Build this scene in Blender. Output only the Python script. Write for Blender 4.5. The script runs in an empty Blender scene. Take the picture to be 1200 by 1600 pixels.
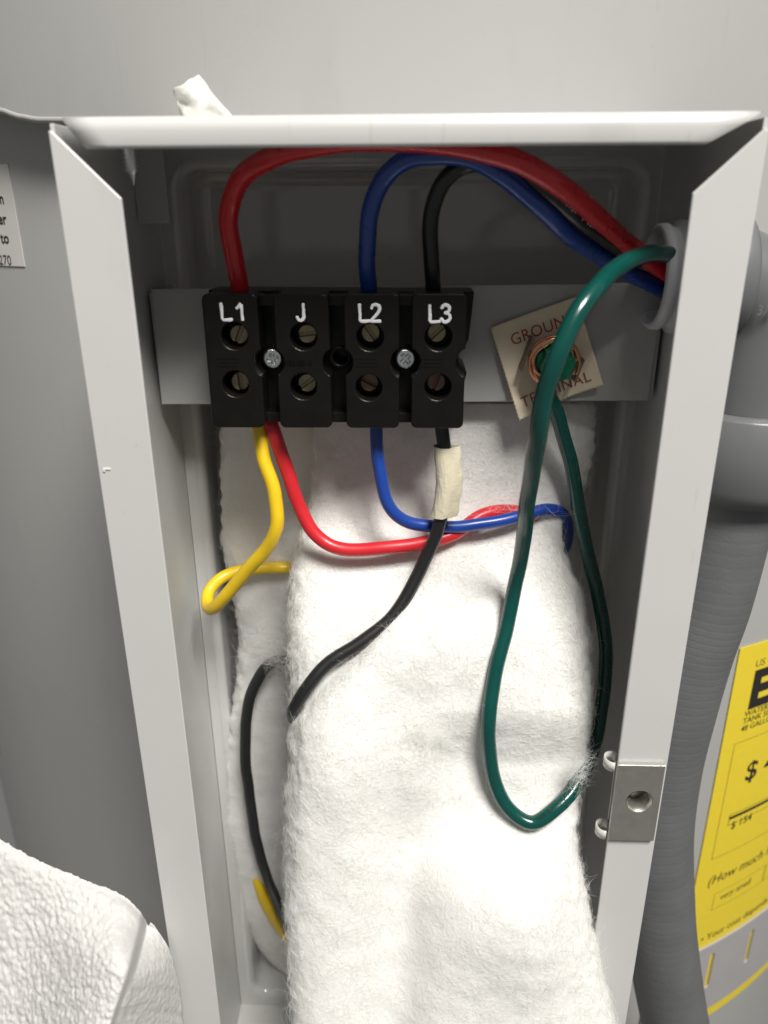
import bpy, bmesh, math, random
import numpy as np
from mathutils import Vector, Matrix, noise

random.seed(7); rng = np.random.default_rng(7)
sc = bpy.context.scene
col = sc.collection

# ------------------------------------------------------------------ camera
# metres; X right, Y into the box (box front plane Y = 0), Z up.  Axes of the world as the lens sees them:
F = 1202.0
_d = Vector((15, -3050, F)).normalized()
_n = Vector((42, 471, F)); _n = (_n - _d * _n.dot(_d)).normalized()
_u = -_d
_x = _n.cross(_u)
if _x.x < 0: _x = -_x
AX = (_x, _n, _u)
CAM = Vector((0.00163, -0.18073, 0.0))
cd = bpy.data.cameras.new('camera'); cam = bpy.data.objects.new('camera', cd); col.objects.link(cam)
cols = [Vector((a[0], a[1], a[2])) for a in AX]           # rows: world axis expressed in (right, up, forward)
right = Vector((cols[0][0], cols[1][0], cols[2][0])); upv = Vector((cols[0][1], cols[1][1], cols[2][1])); fwd = Vector((cols[0][2], cols[1][2], cols[2][2]))
mw = Matrix((( right.x, upv.x, -fwd.x, CAM.x), (right.y, upv.y, -fwd.y, CAM.y), (right.z, upv.z, -fwd.z, CAM.z), (0, 0, 0, 1)))
cam.matrix_world = mw
cd.sensor_fit = 'VERTICAL'; cd.sensor_height = 32.0; cd.sensor_width = 24.0
cd.lens = 32.0 * F / 1600.0; cd.clip_start = 0.005; cd.clip_end = 50
cd.dof.use_dof = True; cd.dof.focus_distance = 0.235; cd.dof.aperture_fstop = 11.0
sc.camera = cam

# ------------------------------------------------------------------ light
w = bpy.data.worlds.new('World'); sc.world = w; w.use_nodes = True
w.node_tree.nodes['Background'].inputs[0].default_value = (1.0, 0.985, 0.95, 1)
w.node_tree.nodes['Background'].inputs[1].default_value = 0.175

def area(name, loc, target, sx, sy, power, colour):
    l = bpy.data.lights.new(name, 'AREA'); l.shape = 'RECTANGLE'; l.size = sx; l.size_y = sy; l.energy = power; l.color = colour
    o = bpy.data.objects.new(name, l); col.objects.link(o); o.location = loc
    o.rotation_euler = (Vector(target) - Vector(loc)).to_track_quat('-Z', 'Y').to_euler()
    return o
area('ceiling_tube_light', (0.47, -0.92, 1.44), (0, 0.03, -0.1), 0.62, 0.50, 60, (1.0, 0.972, 0.925))

sc.view_settings.view_transform = 'Standard'; sc.view_settings.look = 'None'
sc.view_settings.exposure = 0.0; sc.view_settings.gamma = 1.0; sc.view_settings.use_curve_mapping = False
sc.cycles.use_denoising = True
sc.cycles.max_bounces = 8; sc.cycles.diffuse_bounces = 5

# ------------------------------------------------------------------ helpers
def ray(px, py):
    u, v = (px - 600) / F, (800 - py) / F
    return Vector((AX[0][0]*u + AX[0][1]*v + AX[0][2], AX[1][0]*u + AX[1][1]*v + AX[1][2], AX[2][0]*u + AX[2][1]*v + AX[2][2]))
def P(px, py, Y):
    r = ray(px, py); return CAM + r * ((Y - CAM.y) / r.y)

def tag(o, label=None, cat=None, group=None, kind=None):
    if label: o['label'] = label
    if cat: o['category'] = cat
    if group: o['group'] = group
    if kind: o['kind'] = kind
    return o
def empty(name, loc, label, cat, group=None):
    o = bpy.data.objects.new(name, None); col.objects.link(o); o.location = loc; o.empty_display_size = 0.01
    return tag(o, label, cat, group)
def link(name, me, mat, parent=None):
    o = bpy.data.objects.new(name, me); col.objects.link(o)
    if mat is not None:
        me.materials.clear(); me.materials.append(mat)
    if parent is not None:
        o.parent = parent; o.matrix_parent_inverse = Matrix.Translation(-Vector(world_loc(parent)))
    return o
def world_loc(o):
    return Vector(o.location) if o.type == 'EMPTY' else Vector((0, 0, 0))     # meshes all sit at the world origin
def mesh(verts, faces, smooth=False, name='m'):
    me = bpy.data.meshes.new(name); me.from_pydata([tuple(v) for v in verts], [], faces); me.update()
    if smooth: me.polygons.foreach_set('use_smooth', [True] * len(me.polygons))
    return me
def recalc(me):
    bm = bmesh.new(); bm.from_mesh(me); bmesh.ops.recalc_face_normals(bm, faces=bm.faces); bm.to_mesh(me); bm.free(); return me
def spline(pts, n=10):
    """Catmull-Rom through pts (Vectors)"""
    pts = [Vector(p) for p in pts]; out = []
    q = [pts[0]*2 - pts[1]] + pts + [pts[-1]*2 - pts[-2]]
    for i in range(1, len(q) - 2):
        p0, p1, p2, p3 = q[i-1], q[i], q[i+1], q[i+2]
        # centripetal-ish
        for k in range(n):
            t = k / n
            out.append(0.5*((2*p1) + (p2-p0)*t + (2*p0-5*p1+4*p2-p3)*t*t + (3*p1-p0-3*p2+p3)*t**3))
    out.append(pts[-1]); return out
def tube(path, rad, res=16, cap=True, squash=None):
    """rad: number or function of 0..1"""
    n = len(path); rf = rad if callable(rad) else (lambda s: rad)
    T = [(path[min(i+1, n-1)] - path[max(i-1, 0)]).normalized() for i in range(n)]
    nrm = T[0].orthogonal().normalized(); V = []; Fc = []; rings = []
    fr = []
    for i in range(n):
        if i: 
            nrm = (nrm - T[i]*nrm.dot(T[i])).normalized()
        fr.append((nrm.copy(), T[i].cross(nrm)))
    def ring(c, r, i):
        a0 = len(V)
        for k in range(res):
            a = 2*math.pi*k/res
            V.append(c + fr[i][0]*(math.cos(a)*r) + fr[i][1]*(math.sin(a)*r))
        rings.append(a0)
    if cap:
        r = rf(0)
        for s in (0.25, 0.7, 0.93): ring(path[0] - T[0]*r*math.sqrt(1-s*s)*0.6, r*s, 0)
    for i in range(n): ring(path[i], rf(i/(n-1)), i)
    if cap:
        r = rf(1)
        for s in (0.93, 0.7, 0.25): ring(path[-1] + T[-1]*r*math.sqrt(1-s*s)*0.6, r*s, n-1)
    for a, b in zip(rings[:-1], rings[1:]):
        for k in range(res):
            Fc.append((a+k, a+(k+1) % res, b+(k+1) % res, b+k))
    if cap:
        Fc.append(tuple(rings[0]+k for k in reversed(range(res)))); Fc.append(tuple(rings[-1]+k for k in range(res)))
    if squash:
        V = [squash(v) for v in V]
    return mesh(V, Fc, True)
def join(*mes):
    V = []; Fc = []; S = []
    for me in mes:
        o = len(V); V += [v.co.copy() for v in me.vertices]
        for p in me.polygons: Fc.append(tuple(o+i for i in p.vertices)); S.append(p.use_smooth)
    m = mesh(V, Fc); m.polygons.foreach_set('use_smooth', S); return m
def box(x0, x1, y0, y1, z0, z1, bev=0.0, seg=2):
    bm = bmesh.new(); bmesh.ops.create_cube(bm, size=1)
    for v in bm.verts: v.co = Vector(((x0+x1)/2 + v.co.x*(x1-x0), (y0+y1)/2 + v.co.y*(y1-y0), (z0+z1)/2 + v.co.z*(z1-z0)))
    if bev: bmesh.ops.bevel(bm, geom=bm.edges[:], offset=bev, segments=seg, profile=0.5, affect='EDGES', clamp_overlap=True)
    me = bpy.data.meshes.new('m'); bm.to_mesh(me); bm.free(); return me
def shape2d(outline, holes, y0, y1, bev=0.0, bres=2):
    """prism: outline/holes in (x, z), between depth y0 (front) and y1"""
    cu = bpy.data.curves.new('c', 'CURVE'); cu.dimensions = '2D'; cu.fill_mode = 'BOTH'
    for pl in [outline] + list(holes):
        s = cu.splines.new('POLY'); s.points.add(len(pl)-1); s.use_cyclic_u = True
        for p, q in zip(s.points, pl): p.co = (q[0], q[1], 0, 1)
    cu.extrude = max((y1-y0)/2 - bev, 1e-6); cu.bevel_depth = bev; cu.bevel_resolution = bres; cu.offset = -bev
    o = bpy.data.objects.new('c', cu); me = bpy.data.meshes.new_from_object(o)
    bpy.data.objects.remove(o); bpy.data.curves.remove(cu)
    yc = (y0+y1)/2
    for v in me.vertices: v.co = Vector((v.co.x, yc - v.co.z, v.co.y))
    me.polygons.foreach_set('use_smooth', [False]*len(me.polygons))
    return me
def rrect(x0, x1, z0, z1, r, n=6):
    out = []
    for cx, cz, a0 in ((x1-r, z1-r, 0), (x0+r, z1-r, 90), (x0+r, z0+r, 180), (x1-r, z0+r, 270)):
        for k in range(n+1):
            a = math.radians(a0 + 90*k/n); out.append((cx + r*math.cos(a), cz + r*math.sin(a)))
    return out
def circ(cx, cz, r, n=28): return [(cx + r*math.cos(2*math.pi*k/n), cz + r*math.sin(2*math.pi*k/n)) for k in range(n)]
def lathe(prof, centre, axis, n=32, smooth=True):
    """prof: list of (along axis, radius)"""
    axis = Vector(axis).normalized(); a = axis.orthogonal().normalized(); b = axis.cross(a); V = []; Fc = []
    c = Vector(centre)
    for t, r in prof:
        for k in range(n):
            q = 2*math.pi*k/n; V.append(c + axis*t + a*(r*math.cos(q)) + b*(r*math.sin(q)))
    for i in range(len(prof)-1):
        for k in range(n): Fc.append((i*n+k, i*n+(k+1) % n, (i+1)*n+(k+1) % n, (i+1)*n+k))
    me = mesh(V, Fc, smooth); return recalc(me)
def text_mesh(s, size, mapper, extrude=0.0, bold=0.0, shear=0.0, space=1.0, align='LEFT', res=3):
    cu = bpy.data.curves.new('t', 'FONT'); cu.body = s; cu.size = size; cu.extrude = extrude; cu.offset = bold*size; cu.shear = shear
    cu.space_character = space; cu.align_x = align; cu.resolution_u = res
    o = bpy.data.objects.new('t', cu); me = bpy.data.meshes.new_from_object(o); bpy.data.objects.remove(o)
    for v in me.vertices: v.co = mapper(v.co.x, v.co.y, v.co.z)
    return me

# ------------------------------------------------------------------ materials
def M(name, c, rough=0.5, metal=0.0, var=0.06, vscale=120, bump=0.0, bscale=2500, spec=0.5, coat=0.0, c2=None, stretch=(1, 1, 1), detail=4, trans=0.0, scuff=0.0):
    m = bpy.data.materials.new(name); m.use_nodes = True; nt = m.node_tree; N = nt.nodes; L = nt.links
    b = N['Principled BSDF']; b.inputs['Roughness'].default_value = rough; b.inputs['Metallic'].default_value = metal
    b.inputs['Specular IOR Level'].default_value = spec; b.inputs['Coat Weight'].default_value = coat; b.inputs['Coat Roughness'].default_value = 0.15
    tc = N.new('ShaderNodeTexCoord'); mp = N.new('ShaderNodeMapping'); mp.inputs['Scale'].default_value = stretch; L.new(tc.outputs['Object'], mp.inputs['Vector'])
    nz = N.new('ShaderNodeTexNoise'); nz.inputs['Scale'].default_value = vscale; nz.inputs['Detail'].default_value = detail; L.new(mp.outputs[0], nz.inputs['Vector'])
    mx = N.new('ShaderNodeMix'); mx.data_type = 'RGBA'
    ca = tuple(x*(1-var) for x in c); cb = c2 if c2 else tuple(min(1, x*(1+var)) for x in c)
    mx.inputs[6].default_value = (*ca, 1); mx.inputs[7].default_value = (*cb, 1)
    L.new(nz.outputs['Fac'], mx.inputs[0]); L.new(mx.outputs[2], b.inputs['Base Color'])
    if scuff:      # rubbed patches and small specks of dirt
        for sc_, lo, hi, st in ((38, 0.60, 0.72, (1, 1, 0.45)), (420, 0.70, 0.74, (1, 1, 1)), (95, 0.665, 0.69, (4.0, 1, 0.35))):
            m2 = N.new('ShaderNodeMapping'); m2.inputs['Scale'].default_value = st; L.new(tc.outputs['Object'], m2.inputs['Vector'])
            n3 = N.new('ShaderNodeTexNoise'); n3.inputs['Scale'].default_value = sc_; n3.inputs['Detail'].default_value = 5; L.new(m2.outputs[0], n3.inputs['Vector'])
            r3 = N.new('ShaderNodeMapRange'); r3.inputs['From Min'].default_value = lo; r3.inputs['From Max'].default_value = hi; r3.inputs['To Max'].default_value = scuff*(2.2 if sc_ == 420 else 1); L.new(n3.outputs['Fac'], r3.inputs['Value'])
            x3 = N.new('ShaderNodeMix'); x3.data_type = 'RGBA'; x3.inputs[7].default_value = (0.20, 0.19, 0.165, 1); L.new(r3.outputs[0], x3.inputs[0]); L.new(b.inputs['Base Color'].links[0].from_socket, x3.inputs[6]); L.new(x3.outputs[2], b.inputs['Base Color'])
    rr = N.new('ShaderNodeMapRange'); rr.inputs['To Min'].default_value = max(0.02, rough*0.85); rr.inputs['To Max'].default_value = min(1, rough*1.15); L.new(nz.outputs['Fac'], rr.inputs['Value']); L.new(rr.outputs[0], b.inputs['Roughness'])
    if bump:
        n2 = N.new('ShaderNodeTexNoise'); n2.inputs['Scale'].default_value = bscale; n2.inputs['Detail'].default_value = 2; L.new(mp.outputs[0], n2.inputs['Vector'])
        bp = N.new('ShaderNodeBump'); bp.inputs['Strength'].default_value = bump; bp.inputs['Distance'].default_value = 0.0002
        L.new(n2.outputs['Fac'], bp.inputs['Height']); L.new(bp.outputs[0], b.inputs['Normal'])
    if trans:
        tr = N.new('ShaderNodeBsdfTranslucent'); L.new(mx.outputs[2], tr.inputs['Color']); ms = N.new('ShaderNodeMixShader'); ms.inputs[0].default_value = trans
        L.new(b.outputs[0], ms.inputs[1]); L.new(tr.outputs[0], ms.inputs[2]); L.new(ms.outputs[0], N['Material Output'].inputs['Surface'])
    return m
PAINT = M('grey_box_paint', (0.58, 0.58, 0.565), 0.24, var=0.03, vscale=40, bump=0.10, bscale=1800, coat=0.0, spec=0.45, scuff=0.10)
PANP = M('glossy_pan_paint', (0.58, 0.58, 0.565), 0.10, var=0.06, vscale=40, bump=0.05, bscale=500, coat=0.6, scuff=0.1)
TANKP = M('grey_jacket_paint', (0.405, 0.405, 0.392), 0.28, var=0.04, vscale=14, bump=0.06, bscale=1200, coat=0.0, spec=0.45, scuff=0.06)
PLATE = M('bracket_steel_paint', (0.43, 0.43, 0.42), 0.42, var=0.05, vscale=90, bump=0.15, bscale=2500)
BLOCK = M('black_thermoset', (0.0055, 0.005, 0.0042), 0.33, var=0.25, vscale=220, bump=0.2, bscale=2200, c2=(0.0095, 0.0085, 0.0072), spec=0.25)
WHITEINK = M('white_ink', (0.80, 0.81, 0.83), 0.6, var=0.12, vscale=1500)
BRASS = M('tarnished_brass_screw', (0.36, 0.31, 0.20), 0.42, metal=0.85, var=0.35, vscale=900, bump=0.5, bscale=4000)
BRASS2 = M('oxidised_screw', (0.27, 0.17, 0.13), 0.55, metal=0.6, var=0.35, vscale=900, bump=0.5, bscale=4000)
ZINC = M('bright_zinc', (0.88, 0.92, 0.94), 0.3, metal=1.0, var=0.08, vscale=1500, bump=0.3, bscale=3500)
CLIPM = M('clip_steel', (0.56, 0.54, 0.49), 0.42, metal=0.9, var=0.12, vscale=350, bump=0.3, bscale=3000)
TABM = M('pale_clip_edge', (0.60, 0.59, 0.55), 0.6, metal=0.15, var=0.08, vscale=350)
def pvc(name, c, rough=0.28, var=0.10): return M(name, c, rough, var=var, vscale=260, bump=0.10, bscale=900, coat=0.25)
RED = pvc('red_insulation', (0.60, 0.016, 0.024)); RED2 = pvc('red_insulation_light', (0.62, 0.018, 0.028), 0.4)
BLUE = pvc('blue_insulation', (0.014, 0.060, 0.30)); BLUE2 = pvc('royal_blue_insulation', (0.010, 0.050, 0.30), 0.36)
BLACK = pvc('black_insulation', (0.010, 0.010, 0.011), 0.30, 0.2); BLACK2 = pvc('matt_black_insulation', (0.012, 0.012, 0.013), 0.42, 0.2)
YELLOW = pvc('yellow_insulation', (0.80, 0.54, 0.012), 0.42); GREEN = pvc('green_insulation', (0.001, 0.058, 0.047), 0.22)
COPPER = M('bare_copper', (0.86, 0.42, 0.26), 0.25, metal=1.0, var=0.15, vscale=800)
HEXG = M('green_screw', (0.008, 0.16, 0.085), 0.25, metal=0.35, var=0.3, vscale=700)
SADDLE = M('dark_saddle_steel', (0.20, 0.155, 0.115), 0.45, metal=0.6, var=0.3, vscale=500)
PAPERL = M('cream_label_paper', (0.80, 0.68, 0.50), 0.75, var=0.08, vscale=160, bump=0.3, bscale=1500, c2=(0.88, 0.78, 0.60))
REDINK = M('red_brown_ink', (0.36, 0.09, 0.07), 0.7, var=0.2, vscale=900)
MASK = M('cream_masking_tape', (0.72, 0.66, 0.50), 0.6, var=0.08, vscale=300, bump=0.7, bscale=900, trans=0.15)
SCRAP = M('white_tape_scrap', (0.80, 0.80, 0.75), 0.5, var=0.05, vscale=300, bump=0.5, bscale=900, trans=0.2)
GPVC = M('grey_fitting_plastic', (0.135, 0.138, 0.142), 0.34, var=0.05, vscale=80, bump=0.1, bscale=1600)
LPVC = M('pale_bushing_plastic', (0.62, 0.63, 0.66), 0.35, var=0.05, vscale=200)
HOSE = M('dark_grey_hose_jacket', (0.125, 0.127, 0.132), 0.45, var=0.2, vscale=70, bump=0.35, bscale=900)
YCARD = M('yellow_card', (0.80, 0.62, 0.035), 0.55, var=0.04, vscale=300, bump=0.05)
INK = M('black_ink', (0.018, 0.016, 0.012), 0.6, var=0.2, vscale=500)
INK2 = M('thin_dark_ink', (0.16, 0.12, 0.025), 0.6, var=0.2, vscale=500)
STRAP = M('grey_plastic_strap', (0.40, 0.39, 0.39), 0.4, var=0.05, vscale=100, bump=0.1)
STICK = M('pale_sticker', (0.60, 0.585, 0.56), 0.5, var=0.05, vscale=200)
TOWEL = M('white_paper_towel', (0.70, 0.69, 0.67), 0.9, var=0.03, vscale=300, bump=0.7, bscale=2200, spec=0.1, trans=0.12)
BATT = M('white_batting', (0.75, 0.742, 0.72), 0.95, var=0.05, vscale=350, bump=0.6, bscale=3000, spec=0.05)
FIBRE = M('white_fibre', (0.93, 0.925, 0.90), 0.6, var=0.02, spec=0.1, trans=0.4)

# ------------------------------------------------------------------ water heater
R = 0.34; TY = 0.072                     # jacket radius, depth of its nearest line
def cyl(X, z, off=0.0):                  # point on the jacket; off > 0 is out from it
    a = math.asin(max(-0.999, min(0.999, X/R))); return Vector(((R+off)*math.sin(a), TY + R - (R+off)*math.cos(a), z))
def arc(s, z, off=0.0):                  # s = arc length from the centre line
    a = s/R; return Vector(((R+off)*math.sin(a), TY + R - (R+off)*math.cos(a), z))
def hit(px, py, off=0.0):                # arc coordinates (s, z) where a sight line meets the jacket
    r = ray(px, py); ox, oy = CAM.x, CAM.y - (TY + R)
    A = r.x**2 + r.y**2; B = 2*(ox*r.x + oy*r.y); C = ox**2 + oy**2 - (R+off)**2
    t = (-B - math.sqrt(B*B - 4*A*C))/(2*A); p = CAM + r*t
    return R*math.atan2(p.x, TY + R - p.y), p.z
heater = empty('water_heater', (0, TY, -0.6), 'glossy light grey water heater jacket behind the open metal box', 'water heater')
seam = [(-260, 150), (-120, 158), (-40, 164), (0, 172), (30, 182), (60, 187), (100, 187), (160, 190), (230, 192)]
sx = [hit(x, y) for x, y in seam]
def seam_z(s):
    if s <= sx[0][0]: return sx[0][1]
    for (a, za), (b, zb) in zip(sx[:-1], sx[1:]):
        if a <= s <= b:
            t = (s-a)/(b-a); t = t*t*(3-2*t)*0.5 + t*0.5; return za + (zb-za)*t
    return sx[-1][1]
S0 = -0.0752
def patch(s_list, zf, off=0.0, skip=None):
    V = []; Fc = []; n = len(s_list); rows = None
    for s in s_list:
        zl = zf(s); rows = len(zl)
        for z in zl: V.append(arc(s, z, off))
    for i in range(n-1):
        for k in range(rows-1):
            if skip and skip((s_list[i]+s_list[i+1])/2, (zf(s_list[i])[k]+zf(s_list[i])[k+1])/2): continue
            a = i*rows+k; Fc.append((a, a+rows, a+rows+1, a+1))
    return mesh(V, Fc, True)
sl = [-0.0752 + 0.1504*k/50 for k in range(51)] + [0.0752 + 0.003*k for k in range(1, 130)]
zl = [-0.75, -0.6, -0.5, -0.4, -0.346, -0.2, -0.1, 0.0165, 0.03, 0.08, 0.15, 0.3, 0.5]
jk = patch(sl, lambda s: zl, 0, lambda s, z: abs(s) < 0.0752 and -0.346 < z < 0.0165)
ls = [-0.45 + k*(0.45+S0)/130 for k in range(131)]
jk2 = patch(ls, lambda s: [seam_z(s) + q for q in (0, 0.02, 0.05, 0.1, 0.2, 0.45)])
link('jacket', recalc(join(jk, jk2)), TANKP, heater)
hem = tube([arc(s, seam_z(s), -0.0006) for s in ls], 0.0011, 8)
link('jacket_hem', hem, TANKP, heater)
lowp = patch(ls[:-1] + [S0+0.0004], lambda s: [seam_z(s)+0.01 - q for q in (0, 0.02, 0.05, 0.1, 0.2, 0.4, 0.7)], -0.011)
link('lower_panel', recalc(lowp), TANKP, heater)

# ------------------------------------------------------------------ junction box
W = 0.0762; WI = 0.0621; ZT = 0.0188; ZB = -0.348; YB = 0.068
bx = empty('junction_box', (0, YB, ZB), 'open grey painted sheet metal junction box with mitred front flanges', 'junction box')
# side walls (right one has the conduit hole)
link('side_wall', box(-W, -W+0.001, 0.0012, 0.086, ZB, ZT-0.0014, 0.0002), PAINT, bx)
HC = (0.041, -0.0178)                    # hole centre (Y, Z) in the right wall
rw = shape2d([(0.0012, ZB), (0.086, ZB), (0.086, ZT-0.0014), (0.0012, ZT-0.0014)], [circ(HC[0], HC[1], 0.0112)], -0.0005, 0.0005)
for v in rw.vertices: v.co = Vector((W-0.0005 + v.co.y, v.co.x, v.co.z))
link('side_wall', recalc(rw), PAINT, bx)
# top wall bent down into its lip: profile swept along X with cut ends
prof = [(0.086, ZT)]
for k in range(9):
    a = math.radians(90 + 90*k/8); prof.append((0.0030 + 0.0030*math.cos(a), ZT - 0.0030 + 0.0030*math.sin(a)))
prof += [(0.0, 0.0131), (0.0002, 0.0125), (0.0008, 0.0123), (0.0012, 0.0127)]
prof += [(0.0011, ZT-0.0030)]
for k in range(1, 9):
    a = math.radians(180 - 90*k/8); prof.append((0.0030 + 0.0019*math.cos(a), ZT - 0.0030 + 0.0019*math.sin(a)))
prof += [(0.086, ZT-0.0011)]
V = []; Fc = []; nx = 24; npf = len(prof)
for i in range(nx+1):
    for (y, z) in prof:
        dz = ZT - z
        if y < 0.008: xl = -0.0736 + dz*0.78; xr = 0.0744 - max(0, dz-0.0006)*1.85
        else: xl = -0.0762; xr = 0.0762
        V.append((xl + (xr-xl)*i/nx, y, z))
for i in range(nx):
    for k in range(npf-1): a = i*npf+k; Fc.append((a, a+1, a+npf+1, a+npf))
Fc.append(tuple(range(npf))); Fc.append(tuple(nx*npf + k for k in reversed(range(npf))))
link('top_wall', recalc(mesh(V, Fc, False)), PAINT, bx)
for p in bx.children[-1].data.polygons: p.use_smooth = len(p.vertices) == 4
link('bottom_wall', box(-W+0.0011, W-0.0011, 0.0012, 0.08, ZB, ZB+0.001), PAINT, bx)
# side flanges with 45 degree mitres; the right one is pierced under the clip
fl = shape2d([(-W, ZB), (-WI, ZB), (-WI, 0.0024), (-0.0755, 0.0159), (-W, 0.0159)], [], 0.0, 0.0011, 0.00035, 3)
link('side_flange', fl, PAINT, bx)
HX = P(997, 1247, 0.0); 
fl = shape2d([(WI, ZB), (W, ZB), (W, 0.0150), (0.0752, 0.0152), (WI, 0.0028)], [circ(HX.x, HX.z, 0.0046)], 0.0, 0.0011, 0.00035, 3)
link('side_flange', fl, PAINT, bx)
link('bottom_flange', box(-WI, WI, 0.0, 0.0011, ZB, ZB+0.012, 0.0003), PAINT, bx)
# back panel with the drawn rectangular pan
RX0, RX1, RZ0, RZ1 = -0.0712, 0.0725, -0.3415, 0.0140
bp = shape2d([(-W+0.0012, ZB+0.001), (W-0.0012, ZB+0.001), (W-0.0012, ZT-0.0014), (-W+0.0012, ZT-0.0014)], [rrect(RX0, RX1, RZ0, RZ1, 0.009, 8)], YB, YB+0.0008)
link('back_panel', bp, PAINT, bx)
# pan: rounded lip rolling back, then walls, then floor
V = []; Fc = []; rings = []
steps = [(0.0, 0.0)]
for k in range(1, 7):
    a = math.radians(90*k/6); steps.append((0.003*math.sin(a), 0.003*(1-math.cos(a))))
steps += [(0.003, 0.014)]
for k in range(1, 5):
    a = math.radians(90*k/4); steps.append((0.003 + 0.005*(1-math.cos(a)), 0.014 + 0.005*math.sin(a)))
for inset, dep in steps:
    o = rrect(RX0+inset, RX1-inset, RZ0+inset, RZ1-inset, max(0.0015, 0.009-inset), 8); rings.append(len(V)); m = len(o)
    for q in o: V.append((q[0], YB - 0.0002 + dep, q[1]))
for a, b in zip(rings[:-1], rings[1:]):
    for k in range(m): Fc.append((a+k, a+(k+1) % m, b+(k+1) % m, b+k))
Fc.append(tuple(rings[-1]+k for k in range(m)))
pan = recalc(mesh(V, Fc, True)); pan.flip_normals() if pan.polygons[-1].normal.y > 0 else None
link('recessed_pan', pan, PANP, bx)
# cross bracket that carries the terminal block
br = shape2d([(-0.0738, -0.0552), (0.0728, -0.0535), (0.0732, -0.0197), (-0.0732, -0.0212)], [], 0.0468, 0.0482, 0.0004, 2)
for s in (-1, 1):
    br = join(br, box(*(sorted((s*0.0728, s*0.0740))), 0.0475, YB, -0.053, -0.0222, 0.0002))
link('mounting_bracket', br, PLATE, bx)
link('corner_shade_plate', box(-W+0.0012, -0.0660, 0.048, 0.0490, -0.0035, 0.0165, 0.0003), PLATE, bx)  # added plate standing in for the shadow in the upper left corner
# chip of paint on the left flange
c = P(163, 733, -0.0001)
link('paint_chip', join(box(c.x-0.0004, c.x+0.0016, -0.00025, 0.0003, c.z-0.0003, c.z+0.0003, 0.0002), box(c.x-0.0004, c.x+0.0002, -0.0003, 0.0003, c.z-0.0008, c.z+0.0001, 0.00015)), SCRAP, bx)
# screw coming through the top of the box
c = P(203, 236, 0.016)
stp = empty('screw_tip', (c.x, c.y, ZT), 'bright pointed screw tip poking down inside the upper left corner of the box', 'screw')
pf = [(0, 0.0001), (0.0025, 0.0008)]
for k in range(10): pf += [(0.003 + k*0.0009, 0.0013), (0.00345 + k*0.0009, 0.0018)]
link('threaded_shank', lathe([(t, r) for t, r in pf], (c.x, c.y, ZT-0.0135), (0, 0, 1), 14), ZINC, stp)

# ------------------------------------------------------------------ terminal block
YF = 0.026; YG = 0.0350
def bxz(px, py, Y=YF): p = P(px, py, Y); return p.x, p.z
zt = bxz(530, 459)[1]; zb = bxz(530, 669)[1]; zm = bxz(530, 567)[1]
mods = [(bxz(323, 565)[0], bxz(408, 565)[0]), (bxz(432, 565)[0], bxz(516, 565)[0]), (bxz(539, 565)[0], bxz(624, 565)[0]), (bxz(643, 565)[0], bxz(727, 565)[0])]
gaps = [(mods[i][1] + mods[i+1][0])/2 for i in range(3)] + [mods[3][1] + 0.0016]
RN = 0.0041
tb = empty('terminal_block', (gaps[1], 0.0468, zm), 'black four pole terminal block marked L1 J L2 L3 screwed to the bracket', 'terminal block')
base = shape2d([(mods[0][0]-0.0002, zb+0.0005), (mods[3][1]+0.0004, zb+0.0002), (mods[3][1]+0.0004, zm-0.008), (mods[3][1]+0.0012, zm-0.0045)]
   + [(gaps[3] + 0.003*math.cos(math.radians(a)), zm + 0.003*math.sin(math.radians(a))) for a in range(250, 109, -20)]
   + [(mods[3][1]+0.0014, zm+0.0050), (mods[3][1]+0.0020, zt-0.006), (mods[3][1]+0.0024, zt-0.0005), (mods[0][0]-0.0002, zt+0.0001)],
   [circ(gaps[1], zm, 0.0019, 20)], YG, 0.0467, 0.0003)
link('base', base, BLOCK, tb)
def module_outline(x0, x1, gl, gr):
    r = 0.0016; pts = []
    pts += [(x1 - r + r*math.cos(math.radians(a)), zb + r + r*math.sin(math.radians(a))) for a in range(270, 361, 18)]
    if gr is not None and gr - RN < x1:
        h = math.sqrt(RN**2 - (gr-x1)**2); a0 = math.atan2(-h, x1-gr); a1 = math.atan2(h, x1-gr)
        if a0 < 0: a0 += 2*math.pi
        for k in range(11): a = a0 + (a1-a0)*k/10; pts.append((gr + RN*math.cos(a), zm + RN*math.sin(a)))
    pts += [(x1 - r + r*math.cos(math.radians(a)), zt - r + r*math.sin(math.radians(a))) for a in range(0, 91, 18)]
    pts += [(x0 + r + r*math.cos(math.radians(a)), zt - r + r*math.sin(math.radians(a))) for a in range(90, 181, 18)]
    if gl is not None and gl + RN > x0:
        h = math.sqrt(RN**2 - (x0-gl)**2); a0 = math.atan2(h, x0-gl); a1 = math.atan2(-h, x0-gl)
        for k in range(11): a = a0 + (a1-a0)*k/10; pts.append((gl + RN*math.cos(a), zm + RN*math.sin(a)))
    pts += [(x0 + r + r*math.cos(math.radians(a)), zb + r + r*math.sin(math.radians(a))) for a in range(180, 271, 18)]
    return pts
zu = bxz(530, 526)[1]; zd = bxz(530, 605)[1]
names = ['L1', 'J', 'L2', 'L3']
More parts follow.
